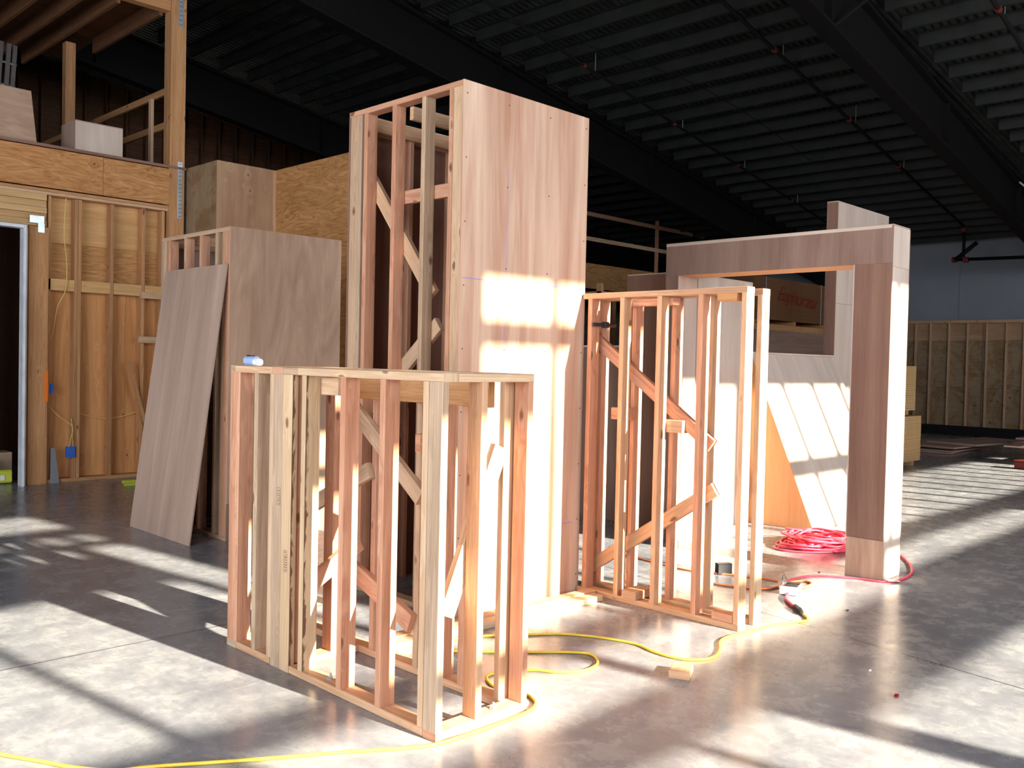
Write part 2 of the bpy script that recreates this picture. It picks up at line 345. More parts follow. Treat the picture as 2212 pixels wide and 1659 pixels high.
# girders
def girder(name, yc, slope, xr, lab):
    g = thing(name, lab, 'girder', (xr, yc - slope * xr, zd(xr) - 1.05))
    x0, x1 = -6.0, 25.3; ya, yb = yc + slope * (x0 - xr), yc + slope * (x1 - xr); D = V((x1 - x0, yb - ya, -.135 * (x1 - x0)))
    g.location = (xr, yc, zd(xr) - 1.05)
    MB().prism((x0, ya - .02, zd(x0) - 1.0), D, (0, .04, 0), (0, 0, .72)).build('web', 'steel', g)
    MB().prism((x0, ya - .13, zd(x0) - 1.05), D, (0, .26, 0), (0, 0, .05)).build('bottom_flange', 'steel', g)
    MB().prism((x0, ya - .13, zd(x0) - .28), D, (0, .26, 0), (0, 0, .05)).build('top_flange', 'steel', g)
    for xs in (6.2, 11.0, 15.8, 20.6):
        yy = yc + slope * (xs - xr)
        MB().box(xs, xs + .015, yy - .12, yy + .12, zd(xs) - .99, zd(xs) - .29, 2, .0005).build('web_stiffener', 'steel', g)
    return g
GS = [('roof_girder', 5.58, .05, 13.0, 'black steel roof girder crossing the upper right corner'),
      ('roof_girder', 11.42, .06, 11.0, 'black steel roof girder running behind the tallest framed tower top'),
      ('roof_girder', 16.75, .05, 9.0, 'farthest black steel roof girder above the rear stud wall')]
for g in GS: girder(*g)
g1 = bpy.data.objects['roof_girder']
for dx in (-.22, .22):
    MB().tube([(11.2, 5.52, zd(11.2) - 1.0), (11.2 + dx * 3, 5.0 if dx > 0 else 5.9, zd(11.2) - .3)], .03, 6).build('knee_brace', 'steel', g1)
# purlins, one per bay and line
def gy(i, x): return GS[i][1] + GS[i][2] * (x - GS[i][3])
def purlin(x, ya, yb, src=None):
    t = thing('roof_purlin', '', 'purlin', (x, (ya + yb) / 2, zd(x) - .235))
    z = zd(x)
    mb = MB(); mb.box(x, x + .004, ya, yb, z - .185, z - .004, 1, .0005); mb.box(x, x + .07, ya, yb, z - .19, z - .185, 1, .0005); mb.box(x - .065, x, ya, yb, z - .009, z - .004, 1, .0005)
    mb.box(x + .066, x + .07, ya, yb, z - .185, z - .165, 1, .0005)
    mb.build('channel', 'galv', t)
    MB().box(x - .02, x + .10, ya - .12, ya + .05, z - .235, z - .03, 2).build('end_clip', 'steel', t)
    return t
def dup(src, dx, label, group):
    dl = V((dx, 0, -.135 * dx))
    r = src.copy(); COL.objects.link(r); r.location = src.location + dl; r['label'] = label; r['group'] = group
    for ch in src.children:
        c = ch.copy(); COL.objects.link(c); c.parent = r
    return r
BAY = [(lambda x: 2.2, lambda x: gy(0, x) - .14, 12.0, 'galvanised roof purlin seen right of the nearest girder', 'purlins right of the nearest girder'),
       (lambda x: gy(0, x) + .14, lambda x: gy(1, x) - .14, 6.6, 'galvanised roof purlin spanning between the nearest and middle girders', 'purlins between nearest and middle girders'),
       (lambda x: gy(1, x) + .14, lambda x: gy(2, x) - .14, 3.6, 'galvanised roof purlin spanning between the middle and farthest girders', 'purlins between middle and farthest girders')]
for fa, fb, xs, lab, grp in BAY:
    x = xs; src = purlin(xs, fa(xs), fb(xs)); src['label'] = lab; src['group'] = grp
    sl = .055
    while x + .62 < 25:
        x += .62
        o = dup(src, x - xs, lab, grp); o.location.y += sl * (x - xs) if xs < 12 else 0
# sprinkler pipes
def pipe(y0, sl, x0, x1, zoff, lab, r=.026, coups=()):
    t = thing('sprinkler_pipe', lab, 'pipe', (x0, y0, zd(x0) - zoff))
    f_ = lambda x: V((x, y0 + sl * (x - x0), zd(x) - zoff))
    MB().tube([f_(x0), f_(x1)], r, 10).build('pipe_run', 'steel', t, True)
    for c in coups:
        MB().tube([f_(c - .035), f_(c + .035)], r * 1.45, 12).build('coupling', 'rustred', t)
        MB().tube([f_(c + .3), f_(c + .3) + V((0, 0, zoff))], .006, 6).build('hanger_rod', 'strap', t)
    return t
p1 = pipe(6.85, .062, 9.5, 22.84, .36, 'black sprinkler pipe with red couplings ending in a drop near the far wall', .03, (12.6, 15.6, 18.2))
e = V((22.84, 6.85 + .062 * 13.34, zd(22.84) - .36))
MB().tube([e, (e.x, e.y, 4.35)], .035, 10).build('drop_pipe', 'steel', p1, True)
MB().tube([(e.x, e.y + .25, 4.30), (e.x, 2.5, 4.18)], .04, 10).build('cross_main', 'steel', p1, True)
MB().tube([(e.x - .1, e.y + .15, 4.28), (e.x - .1, e.y - .32, 4.66)], .05, 10).build('branch_fitting', 'steel', p1, True)
for q in ((e.x, e.y + .2, 4.3), (e.x, e.y - .06, 4.28), (e.x, e.y, 5.0)):
    MB().tube([V(q) + V((0, .05, 0)), V(q) - V((0, .05, 0))], .07, 10).build('coupling', 'rustred', p1)
pipe(9.70, .05, 6.6, 22.0, .36, 'thin black sprinkler pipe halfway between nearest and middle girders', .024, (11.6, 14.4, 16.9, 19.5))
pipe(4.01, .04, 12.2, 23.0, .34, 'black sprinkler pipe with a red coupling at the upper right edge', .032, (13.0, 17.0))
t = MB().tube(curve([(8.4, 10.9, zd(8.4) - .26), (13, 8.9, zd(13) - .3), (17.5, 8.9, zd(17.5) - .26)]), .007, 5); tag(t.build('ceiling_wire', 'steel'), 'thin dark wire strung beneath the purlins', 'wire')
t = MB().tube(curve([(20.1, 5.74, 5.45), (20.0, 5.55, 5.30), (20.0, 5.30, 5.28), (20.0, 5.15, 5.36), (20.0, 5.3, 5.44), (20.0, 5.50, 5.38), (20.0, 4.6, 5.18), (20.0, 3.4, 5.12)]), .018, 6)
tag(t.build('wire_loop', 'wht'), 'white loop of wire hooked beside the nearest girder', 'wire')
for i, (yy) in enumerate((4.75, 4.35)):
    b_ = MB().tube([(20.5, yy, 5.05), (20.5, yy - .35, 5.68)], .035, 6).build('sway_brace', 'steel')
    tag(b_, ['black steel brace nearer the nearest girder above the cross main', 'rightmost black steel brace at the right picture edge'][i], 'brace')
# ------------------------------------------------------------ left wall: mezzanine front with open studs
wl = thing('wall_left', 'x', 'x', (4.6, 12.1, 0)); del wl['label']; del wl['category']; wl['kind'] = 'structure'
for x0, x1, m_ in ((4.30, 4.342, 'old'), (4.345, 4.385, 'pine'), (4.745, 4.787, 'old'), (5.155, 5.197, 'pine'), (5.42, 5.46, 'old'), (3.985, 4.02, 'old')):
    L(wl, 'stud', x0, x1, 12.05, 12.185, 0.04, 3.56, m_ if m_ != 'pine' else 'old')
L(wl, 'door_post', 3.755, 3.98, 12.0, 12.19, 0, 3.16, 'old'); L(wl, 'jack_stud', 3.715, 3.752, 12.02, 12.19, 0, 3.14, 'old')
L(wl, 'bottom_plate', 3.98, 5.72, 12.03, 12.2, 0, .045, 'old'); L(wl, 'top_plate', 1.0, 5.5, 12.02, 12.2, 3.565, 3.60, 'pine'); L(wl, 'top_plate', 1.0, 5.5, 12.03, 12.2, 3.603, 3.64, 'old')
for i in range(5): L(wl, 'header_board', 1.0, 3.96, 12.03 + .012 * (i % 2), 12.2, 3.17 + i * .08, 3.247 + i * .08, 'lvl')
ply(wl, 'fascia_sheet', 1.0, 4.62, 12.0, 12.02, 3.65, 4.13, 'cath', 0); ply(wl, 'fascia_sheet', 4.625, 5.60, 12.0, 12.02, 3.65, 4.13, 'cath', 0)
ply(wl, 'sheathing', 3.98, 5.0, 12.19, 12.20, 0, 2.44, 'shea'); ply(wl, 'sheathing', 5.003, 5.72, 12.19, 12.20, 0, 2.44, 'shea')
ply(wl, 'sheathing', 3.98, 5.72, 12.19, 12.20, 2.445, 3.0, 'cath', 0); ply(wl, 'sheathing', 3.98, 5.72, 12.19, 12.20, 3.003, 3.57, 'sheay', 0)
for a, b in ((3.985, 4.30), (4.387, 4.744), (4.79, 5.154), (5.2, 5.42)): L(wl, 'blocking', a, b, 12.05, 12.09, 2.40, 2.545, 'sheay')
for i, (z0, a) in enumerate(((2.37, 5.13), (1.78, 5.11))): L(wl, 'short_block', a, a + .28, 12.0, 12.045, z0, z0 + .085, 'pine')
for o_ in (('corner_post', 5.49, 5.70, 11.99, 12.19, 0, 6.9, 'old'),): L(wl, *o_)
L(wl, 'paint_mark', 3.945, 3.984, 11.992, 11.9995, 1.02, 1.40, 'spray')
# strap plates
def strap(p, x0, x1, y, z0, z1, rows, cols=2, name='steel_strap'):
    s_ = MB().box(x0, x1, y - .004, y, z0, z1, 2, .001).build(name, 'strap', p)
    mb = MB()
    for i in range(rows):
        for j in range(cols):
            xx = x0 + (x1 - x0) * (j + 1) / (cols + 1); zz = z0 + (z1 - z0) * (i + .5) / rows
            mb.tube([(xx, y - .004, zz), (xx, y - .007, zz)], .006, 6)
    mb.build('nail_head', 'steel', s_)
strap(wl, 5.60, 5.665, 11.985, 3.48, 4.24, 14); strap(wl, 5.585, 5.65, 11.985, 6.05, 6.6, 9)
mb = MB(); mb.box(3.755, 3.92, 11.99, 11.996, 3.20, 3.29, 0, .001); mb.box(3.85, 3.925, 11.989, 11.995, 3.09, 3.20, 2, .001)
mb.build('angle_plate', 'strap', wl)
# top beams of the mezzanine roof
L(wl, 'roof_beam', 1.0, 5.49, 12.02, 12.16, 6.24, 6.50, 'old')
for i, x in enumerate((2.8, 3.2, 3.62, 4.06, 4.46, 4.83, 5.40)):
    L(wl, 'roof_joist', x, x + .05, 12.17, 15.9 if i < 6 else 14.5, 6.20, 6.44, 'shadew')
ply(wl, 'roof_sheet', 1.0, 5.5, 12.0, 16.0, 6.45, 6.47, 'shadew', 0)
L(wl, 'rear_post', 4.95, 5.09, 14.3, 14.44, 4.2, 6.22, 'old')
ply(wl, 'deck_sheet', 1.0, 5.72, 11.98, 20.0, 4.14, 4.175, 'brown', 0)
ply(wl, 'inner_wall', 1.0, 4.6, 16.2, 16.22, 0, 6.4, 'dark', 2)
# guard rails at the mezzanine end
for z in (5.16, 4.70): L(wl, 'guard_rail', 5.5, 5.54, 12.19, 19.5, z, z + .09, 'old')
L(wl, 'baluster', 5.46, 5.50, 12.52, 12.61, 4.18, 5.16, 'pine'); L(wl, 'baluster', 5.46, 5.50, 15.5, 15.59, 4.18, 5.2, 'old')
# door_1: white primed jamb
d1 = MB(); d1.box(3.668, 3.712, 11.92, 12.06, 0, 3.15, 2); d1.box(3.672, 3.70, 11.90, 11.92, 0, 3.15, 2); d1.box(3.68, 3.69, 11.89, 11.90, 0, 3.15, 2)
d1.box(2.7, 3.712, 11.92, 12.06, 3.115, 3.155, 0); d1.box(2.66, 2.70, 11.92, 12.06, 0, 3.155, 2)
struct(d1, 'door_1', 'trim')
L(wl, 'stud', 2.55, 2.65, 12.03, 12.19, 0, 3.16, 'old'); ply(wl, 'sheathing', 1.0, 2.55, 12.1, 12.11, 0, 3.16, 'shea')
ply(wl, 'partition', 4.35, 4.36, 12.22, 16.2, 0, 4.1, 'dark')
# partition wall jutting out behind the boxes
wm = thing('wall_partition', 'x', 'x', (6.6, 11, 0)); del wm['label']; del wm['category']; wm['kind'] = 'structure'; wm.name = 'wall_middle'
ply(wm, 'side_sheet', 5.75, 5.765, 11.19, 12.6, 0, 4.18, 'cdx'); ply(wm, 'face_sheet', 5.75, 6.60, 11.17, 11.19, 0, 4.18, 'cdxp'); ply(wm, 'return_sheet', 6.60, 6.62, 8.2, 11.17, 0, 4.18, 'cath', 1)
ply(wm, 'end_sheet', 6.62, 7.6, 8.2, 8.22, 0, 4.18, 'cath'); L(wm, 'corner_stud', 6.56, 6.599, 11.13, 11.168, 0, 4.17, 'fir')
ply(wm, 'cap_sheet', 5.77, 9.0, 11.2, 12.6, 4.10, 4.17, 'brown', 0)
# far mezzanine with guard rail
fm = thing('mezzanine', 'far plywood-faced mezzanine edge with timber guard rail behind the framed box', 'mezzanine', (18, 15, 3.5))
ply(fm, 'fascia_sheet', 12.0, 19.5, 14.90, 14.92, 3.54, 4.17, 'cath', 0); ply(fm, 'fascia_sheet', 19.52, 25.0, 14.90, 14.92, 3.54, 4.17, 'cath', 0)
ply(fm, 'deck_sheet', 12.0, 25.2, 14.93, 19.9, 4.12, 4.17, 'brown', 0)
for z, m_ in ((5.34, 'pink'), (4.72, 'pine')): L(fm, 'guard_rail', 14.0, 25.0, 14.82, 14.86, z, z + .10, m_)
for x in (14.0, 20.5, 24.6): L(fm, 'rail_post', x, x + .13, 14.862, 14.90, 4.0, 5.98 if x > 20 and x < 21 else 5.6, 'pink')
for x in (12.2, 15.5, 18.8, 22.0): L(fm, 'support_post', x, x + .14, 14.95, 15.09, 0, 3.6, 'old')
ply(fm, 'back_sheet', 12, 25.2, 19.6, 19.62, 0, 4.1, 'brown', 0)
# ------------------------------------------------------------ things on the left mezzanine and by the stud wall
o = MB(); o.prism((3.0, 12.10, 4.185), (.86, .0, .0), (0, .02, 0), (0.0, .22, .68), .001)
tag(o.build('plywood_sheet', 'luan2'), 'plywood sheet leaning back on the mezzanine edge at the left', 'plywood')
t = thing('plywood_crate', 'open-backed plywood box standing on the mezzanine edge beside the corner post', 'box', (4.59, 12.3, 4.18))
ply(t, 'front_panel', 4.295, 4.885, 12.05, 12.062, 4.18, 4.545, 'white'); ply(t, 'side_panel', 4.295, 4.307, 12.064, 12.55, 4.18, 4.545, 'luan3'); ply(t, 'side_panel', 4.873, 4.885, 12.064, 12.55, 4.18, 4.545, 'luan3'); ply(t, 'top_panel', 4.295, 4.885, 12.05, 12.55, 4.546, 4.558, 'luan3', 0)
t = thing('extension_ladder', 'folded aluminium ladder leaning behind the mezzanine sheet', 'ladder', (3.7, 12.7, 4.18))
for k, (xa) in enumerate((3.50, 3.60, 3.68)):
    MB().prism((xa, 12.6 + .03 * k, 4.18), (.22, .5, 1.45), (.055, 0, 0), (0, .03, 0), .004).build('side_rail', 'alum', t)
for k in range(4): 
    f_ = .15 + .22 * k; MB().tube([(3.50 + .22 * f_, 12.62 + .5 * f_, 4.18 + 1.45 * f_), (3.74 + .22 * f_, 12.68 + .5 * f_, 4.18 + 1.45 * f_)], .015, 8).build('rung', 'alum', t)
t = thing('electrical_box', 'blue outlet box wired low on the double stud of the left wall', 'electrical box', (4.275, 12.03, .31))
MB().box(4.225, 4.325, 12.02, 12.08, .305, .445, 2, .006).build('box_body', 'blu', t)
MB().tube(curve([(4.25, 12.03, .44), (4.27, 12.02, .56), (4.29, 12.02, .66), (4.27, 12.03, .80)]), .006, 6).build('wire', 'romex', t)
MB().tube(curve([(4.30, 12.03, .44), (4.285, 12.02, .60), (4.27, 12.02, .72), (4.15, 12.08, .82), (4.02, 12.12, .98), (4.0, 12.15, 1.04)]), .005, 6).build('wire', 'romex', t)
t = thing('electrical_box', 'blue switch box on the side of the door post', 'electrical box', (4.04, 12.1, 1.12))
MB().box(4.022, 4.07, 12.05, 12.11, 1.12, 1.235, 2, .006).build('box_body', 'blu', t)
mb = MB().tube(curve([(4.20, 12.08, 3.56), (4.17, 12.04, 3.1), (4.20, 12.03, 2.75), (4.19, 12.03, 2.42), (4.12, 12.10, 2.2), (4.08, 12.13, 1.9), (4.02, 12.15, 1.7)]), .006, 6)
tag(mb.build('electrical_cable', 'romex'), 'thin yellow cable hanging from top plate near the door post', 'cable')
mb = MB().tube(curve([(4.39, 12.17, .86), (4.7, 12.15, .78), (5.0, 12.15, .81), (5.3, 12.16, .90), (5.45, 12.17, .90)]), .007, 6)
tag(mb.build('electrical_cable', 'romex'), 'yellow cable sagging horizontally through the left wall studs', 'cable')
mb = MB().prism((4.96, 12.03, 1.52), (.42, -.03, -1.5), (.045, 0, .0126), (0, -.02, 0)); tag(mb.build('wooden_stick', 'old'), 'narrow timber stick leaning against the left stud wall', 'stick')
mb = MB(); mb.poly([(4.02, 12.0, 0), (4.13, 12.0, 0), (4.07, 12.0, .44), (4.025, 12.0, .44)]); mb.poly([(4.02, 12.004, 0), (4.025, 12.004, .44), (4.07, 12.004, .44), (4.13, 12.004, 0)])
for a, b in (((4.02, 0), (4.13, 0)), ((4.13, 0), (4.07, .44)), ((4.07, .44), (4.025, .44)), ((4.025, .44), (4.02, 0))):
    mb.poly([(a[0], 12.0, a[1]), (a[0], 12.004, a[1]), (b[0], 12.004, b[1]), (b[0], 12.0, b[1])])
tag(mb.build('hand_saw_blade', 'gwall'), 'grey tapered metal blade leaning against the foot of door post', 'blade')
t = thing('broom', 'lime green push broom lying on floor beside the stud wall', 'broom', (4.8, 11.28, 0))
MB().box(4.62, 4.86, 11.24, 11.30, .03, .07, 0, .012).build('broom_head', 'lime', t); MB().box(4.64, 4.9, 11.25, 11.29, 0, .03, 0, .004).build('bristles', 'lime', t)
MB().tube([(4.78, 11.27, .07), (5.5, 11.34, .10)], .012, 8).build('handle', 'blk', t)
# items inside the doorway
def bucket(x, y, r0, r1, h, mat, lab, nm='bucket'):
    t = thing(nm, lab, 'bucket', (x, y, 0)); MB().tube([(x, y, 0), (x, y, h * .93), (x, y, h * .94), (x, y, h)], [r0, r1, r1 * 1.06, r1 * 1.06], 20).build('pail', mat, t)
    a = [(x + r1 * math.cos(k), y - .02, h * .9 + .12 * math.sin(k)) for k in [i * math.pi / 8 for i in range(9)]]; MB().tube(a, .004, 5).build('bail_handle', 'alum', t)
t = thing('tool_case', 'lime yellow case standing just inside the dark doorway', 'case', (3.58, 12.35, 0))
MB().box(3.48, 3.66, 12.25, 12.45, 0.01, .17, 0, .02).build('case_body', 'lime', t); MB().box(3.53, 3.58, 12.24, 12.25, .05, .11, 2).build('sticker', 'wht', t)
L(None or thing('cardboard_carton', 'brown carton behind the lime case in the doorway', 'box', (3.6, 12.7, 0)), 'carton_body', 3.46, 3.75, 12.55, 12.85, 0, .36, 'card')
bucket(3.36, 12.35, .10, .12, .30, 'gwall', 'grey bucket just inside the doorway at left picture edge')
t = thing('cardboard_carton', 'pale open carton on top of the doorway clutter at left edge', 'box', (3.4, 12.8, 0)); L(t, 'carton_body', 3.28, 3.45, 12.6, 12.9, 0, .50, 'card'); MB().prism((3.30, 12.58, .38), (.10, 0, .04), (0, .01, 0), (-.03, 0, .14)).build('carton_flap', 'wht', t)
mb = MB(); mb.box(3.36, 3.70, 12.95, 12.97, .5, .54, 0)
for i in range(8): mb.box(3.37 + i * .04, 3.39 + i * .04, 12.95, 12.97, .54, .56, 0, .002)
mb.box(3.5, 3.54, 12.93, 12.99, 0, .5, 2); tag(mb.build('notched_rack', 'pine'), 'notched pale wooden rack inside the dark doorway', 'rack')
# ------------------------------------------------------------ plywood-faced box by the left wall
t = thing('framed_box', 'plywood-faced framed box behind the leaning sheet, second tallest of the framed boxes', 'framed box', (4.52, 8.07, 0))
X0, X1, Y0, Y1, H = 3.94, 5.10, 7.395, 8.76, 2.77
ply(t, 'plywood_panel', X0, X1 + .0, Y0, Y0 + .012, .33, H, 'luan2'); ply(t, 'lower_plywood_panel', X0, X1, Y0, Y0 + .012, 0, .327, 'arch')
ply(t, 'back_panel', X0, X1, Y1 - .012, Y1, 0, H, 'luan3'); ply(t, 'side_panel', X1 - .012, X1, Y0 + .013, Y1 - .013, 0, H - .0, 'luan3')
for xx in (X0, X1 - .102):
    L(t, 'top_plate', xx, xx + .089, Y0 + .013, Y1 - .013, H - .038, H, 'pine'); L(t, 'bottom_plate', xx, xx + .089, Y0 + .013, Y1 - .013, 0, .038, 'fir')
for i, (ya, m_) in enumerate(((7.41, 'pink'), (7.5, 'fir'), (7.63, 'grey'), (7.93, 'pink'), (8.24, 'pink'), (8.57, 'pink'), (8.66, 'pine'), (8.705, 'grey'))):
    L(t, 'stud', X0, X0 + .089, ya, ya + (.038 if i not in (0,) else .085), .038, H - .038, m_)
for ya in (7.42, 7.9, 8.3, 8.7): L(t, 'stud', X1 - .102, X1 - .013, ya, ya + .038, .038, H - .038, 'fir')
for yy in (7.41, 8.3, 8.70): L(t, 'cross_rail', X0 + .09, X1 - .103, yy, yy + .038, H - .089, H - .0, 'fir')
# leaning sheet
o = MB().prism((3.60, 7.40, 0.001), (.322, .012, 2.44), (0, 1.215, 0), (.012, 0, -.0016), .0008)
tag(o.build('plywood_sheet', 'luan3'), 'full plywood sheet leaning against the side of framed box near the left wall', 'plywood')
# ------------------------------------------------------------ tall framed tower
T = thing('framed_tower', 'tallest framed tower with pink plywood face and open studs', 'framed box', (4.4, 4.86, 0))
X0, X1, Y0, Y1, H = 3.823, 5.03, 4.256, 5.472, 3.39
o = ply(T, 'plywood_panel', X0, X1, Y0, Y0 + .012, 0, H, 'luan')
mb = MB()
for (x, n) in ((X0 + .03, 9), (X0 + .40, 7), (X0 + .80, 7), (X1 - .03, 9)):
    for i in range(n):
        z = .12 + i * (H - .2) / (n - 1); mb.tube([(x, Y0, z), (x, Y0 - .0015, z)], .005, 6)
mb.build('screw_head', 'ink', o)
mb = MB(); mb.box(X0 + .02, X0 + .30, Y0 - .0006, Y0 - .0001, 2.158, 2.162, 0, .0001); mb.box(X0 + .55, X1 - .02, Y0 - .0006, Y0 - .0001, 2.165, 2.169, 0, .0001); mb.box(X0 + .40, X0 + .403, Y0 - .0006, Y0 - .0001, .3, 2.9, 2, .0001); mb.box(X0 + .98, X0 + 1.12, Y0 - .0006, Y0 - .0001, .50, .504, 0, .0001)
mb.build('chalk_line', 'chalk', o)
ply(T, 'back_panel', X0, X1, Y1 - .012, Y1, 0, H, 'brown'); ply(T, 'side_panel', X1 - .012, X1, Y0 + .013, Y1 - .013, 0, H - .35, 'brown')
L(T, 'top_plate', X0, X0 + .089, Y0 + .013, Y1 - .013, H - .038, H, 'pink'); L(T, 'bottom_plate', X0, X0 + .089, Y0 + .013, Y1 - .013, 0, .038, 'fir')
L(T, 'top_plate', X1 - .102, X1 - .013, Y0 + .013, Y1 - .013, H - .038, H, 'fir'); L(T, 'bottom_plate', X1 - .102, X1 - .013, Y0 + .013, Y1 - .013, 0, .038, 'fir')
for ya, w_, m_ in ((4.27, .085, 'pine'), (4.357, .036, 'pink'), (4.626, .038, 'grey'), (4.938, .038, 'pink'), (5.255, .038, 'pink'), (5.32, .038, 'grey'), (5.36, .098, 'grey')):
    L(T, 'stud', X0 + (.004 if w_ > .05 else 0), X0 + .089, ya, ya + w_, .038, H - .038, m_)
for ya in (4.28, 4.70, 5.05, 5.40): L(T, 'stud', X1 - .102, X1 - .013, ya, ya + .038, .038, H - .038, 'pink')
for xa in (4.30, 4.72): L(T, 'stud', xa, xa + .038, Y1 - .102, Y1 - .013, 0, H - .1, 'pink')
for yy, m_ in ((Y1 - .052, 'pine'), (4.86, 'pine'), (4.27, 'fir')): L(T, 'cross_rail', X0 + .09, X1 - .103, yy, yy + .038, H - .13, H - .041 if yy < 5 else H, m_)
L(T, 'cross_rail', X0 + .09, X1 - .103, Y1 - .14, Y1 - .103, H - .13, H - .041, 'fir')
for z in (3.02, 2.80): L(T, 'cross_rail', X1 - .14, X1 - .103, Y0 + .013, Y1 - .1, z, z + .089, 'pink')
diag(T, 'diagonal_brace', 'x', X0 + .09, (5.36, 2.94), (4.64, 2.07), .10, .038, 'pine'); diag(T, 'diagonal_brace', 'x', X0 + .09, (5.40, 1.20), (4.57, 1.88), .10, .038, 'pine')
diag(T, 'diagonal_brace', 'x', X1 - .14, (5.3, 2.6), (4.3, 1.75), .09, .038, 'pink')
L(T, 'blocking', X0 + .092, X0 + .13, 4.45, 5.09, 2.70, 2.79, 'pink'); L(T, 'blocking', X1 - .14, X1 - .103, 4.3, 5.4, 1.55, 1.64, 'pink')
# ------------------------------------------------------------ front open frame (waist-high double crate)
F = thing('framed_crate', 'open lumber stud frame nearest the camera, chest high with diagonal braces', 'stud frame', (2.83, 3.84, 0))
X0, X1, Y0, Y1, H = 2.546, 3.111, 2.93, 4.75, 1.585; w = .089; p = .038
XR = X1 - w
L(F, 'top_plate', X0, X0 + w, Y0, 4.06, H - p, H, 'pine'); L(F, 'top_plate', X0, X0 + w, 4.062, 4.195, H - p, H, 'grey')
L(F, 'top_plate', X0, X0 + w, 4.197, 4.30, H - p, H, 'pink', 0); L(F, 'top_plate', X0, X0 + w, 4.302, 4.70, H - p, H, 'fir'); L(F, 'top_plate', X0, X0 + w, 4.702, Y1, H - p, H, 'grey', 0)
L(F, 'end_top_plate', X0 + w + .002, X1, Y0, Y0 + w, H - p, H, 'pine'); L(F, 'top_plate', XR, X1, Y0 + w + .002, Y1, H - p, H, 'pine')
L(F, 'end_top_plate', X0 + w + .002, XR - .002, Y1 - w, Y1, H - p, H, 'fir'); L(F, 'end_top_plate', X0 + w + .002, XR - .002, 4.15, 4.15 + w, H - p, H, 'fir')
L(F, 'bottom_plate', X0, X0 + w, Y0 + w, 4.10, 0, p, 'fir'); L(F, 'bottom_plate', X0, X0 + w, 4.292, 4.65, 0, p, 'fir'); L(F, 'bottom_plate', X0, X0 + w, 4.652, Y1, 0, p, 'grey', 0); L(F, 'bottom_plate', X0, X0 + w, Y0, Y0 + w - .002, 0, p, 'pink', 0)
L(F, 'end_bottom_plate', X0 + w + .002, X1 - p - .003, Y0, Y0 + w, 0, p, 'pine'); L(F, 'bottom_plate', XR, X1, Y0 + w + .002, Y1, 0, p, 'fir')
L(F, 'end_bottom_plate', X0 + w + .002, XR - .002, Y1 - w, Y1, 0, p, 'fir'); L(F, 'end_bottom_plate', X0 + w + .002, XR - .002, 4.15, 4.15 + w, 0, p, 'fir')
st = lambda x0, y0, m_, dx=w, dy=p, z0=p, z1=H - p, nm='stud': L(F, nm, x0, x0 + dx, y0, y0 + dy, z0, z1, m_)
for y_, m_ in ((3.328, 'pink'), (3.641, 'pink'), (3.981, 'bark'), (4.45, 'grey')): st(X0, y_, m_)
# near corner
st(X0, Y0, 'grey', p, w); st(X0, Y0 + w + .003, 'pine', w, p)
# doubled post in the middle and the far corner
st(X0, 4.107, 'bark', p, w, z0=0); st(X0, 4.198, 'grey', p, w, z0=0); st(X0, 4.289, 'grey'); st(X0 + p + .002, 4.118, 'pink', w - p, p)
st(X0, 4.648, 'pink', w, p); st(X0, 4.688, 'pink', p, .062, z0=p)
# near end
st(2.778, Y0, 'fir', p, w); st(X1 - p, Y0, 'pink', p, w, z0=0); 
# right-hand wall
for y_, m_ in ((3.03, 'fir'), (3.29, 'pink'), (3.45, 'pink'), (3.64, 'grey'), (4.02, 'pink'), (4.34, 'pink'), (4.45, 'pink')): st(XR, y_, m_)
for x_, m_ in ((2.84, 'pink'), (2.95, 'fir')): st(x_, 4.15, m_, p, w)
for x_ in (2.73, 2.90): st(x_, Y1 - w, 'pink', p, w)
# braces, plank and blocking
L(F, 'plank', XR - .040, XR - .002, 3.10, 4.38, 1.42, H - p - .004, 'old')
diag(F, 'diagonal_brace', 'x', XR - .040, (4.20, 1.36), (3.60, .93), w, p, 'grey'); diag(F, 'diagonal_brace', 'x', XR - .040, (4.04, 1.03), (4.60, .77), w, p, 'grey')
diag(F, 'diagonal_brace', 'x', XR - .040, (4.20, .47), (3.66, .27), .1, p, 'pink')
diag(F, 'diagonal_brace', 'y', Y0 + w + .002, (3.00, 1.24), (2.68, .50), w, p, 'pine'); diag(F, 'diagonal_brace', 'y', 4.11, (2.66, .42), (3.00, .62), w, p, 'pink')
L(F, 'blocking', X0 + w + .002, X0 + w + .04, 3.83, 3.98, 1.45, 1.54, 'pine'); L(F, 'blocking', XR - .12, XR - .002, 3.50, 3.54, 1.18, 1.27, 'pink')
bolt(F, 2.60, 3.80, p); bolt(F, 2.93, 2.97, p)
# grade stamps (illegible mill marks)
def stamp(y0, z0, hh):
    mb = MB(); x = X0 - .0004; yy = (y0, y0 + .034)
    R_ = lambda a, b, c, d: mb.poly([(x, a, c), (x, a, d), (x, b, d), (x, b, c)])
    R_(yy[0], yy[1], z0, z0 + .002); R_(yy[0], yy[1], z0 + hh, z0 + hh + .002); R_(yy[0], yy[0] + .0015, z0, z0 + hh); R_(yy[1] - .0015, yy[1], z0, z0 + hh)
    zz = z0 + .008
    while zz < z0 + hh - .008:
        a = yy[0] + .004
        while a < yy[1] - .006:
            b = a + random.uniform(.002, .005); R_(a, b, zz, zz + random.choice((.005, .007, .002))); a = b + .002
        zz += .013
    return mb.build('grade_stamp', 'ink', F)
stamp(4.13, .52, .11); stamp(4.205, .86, .09)
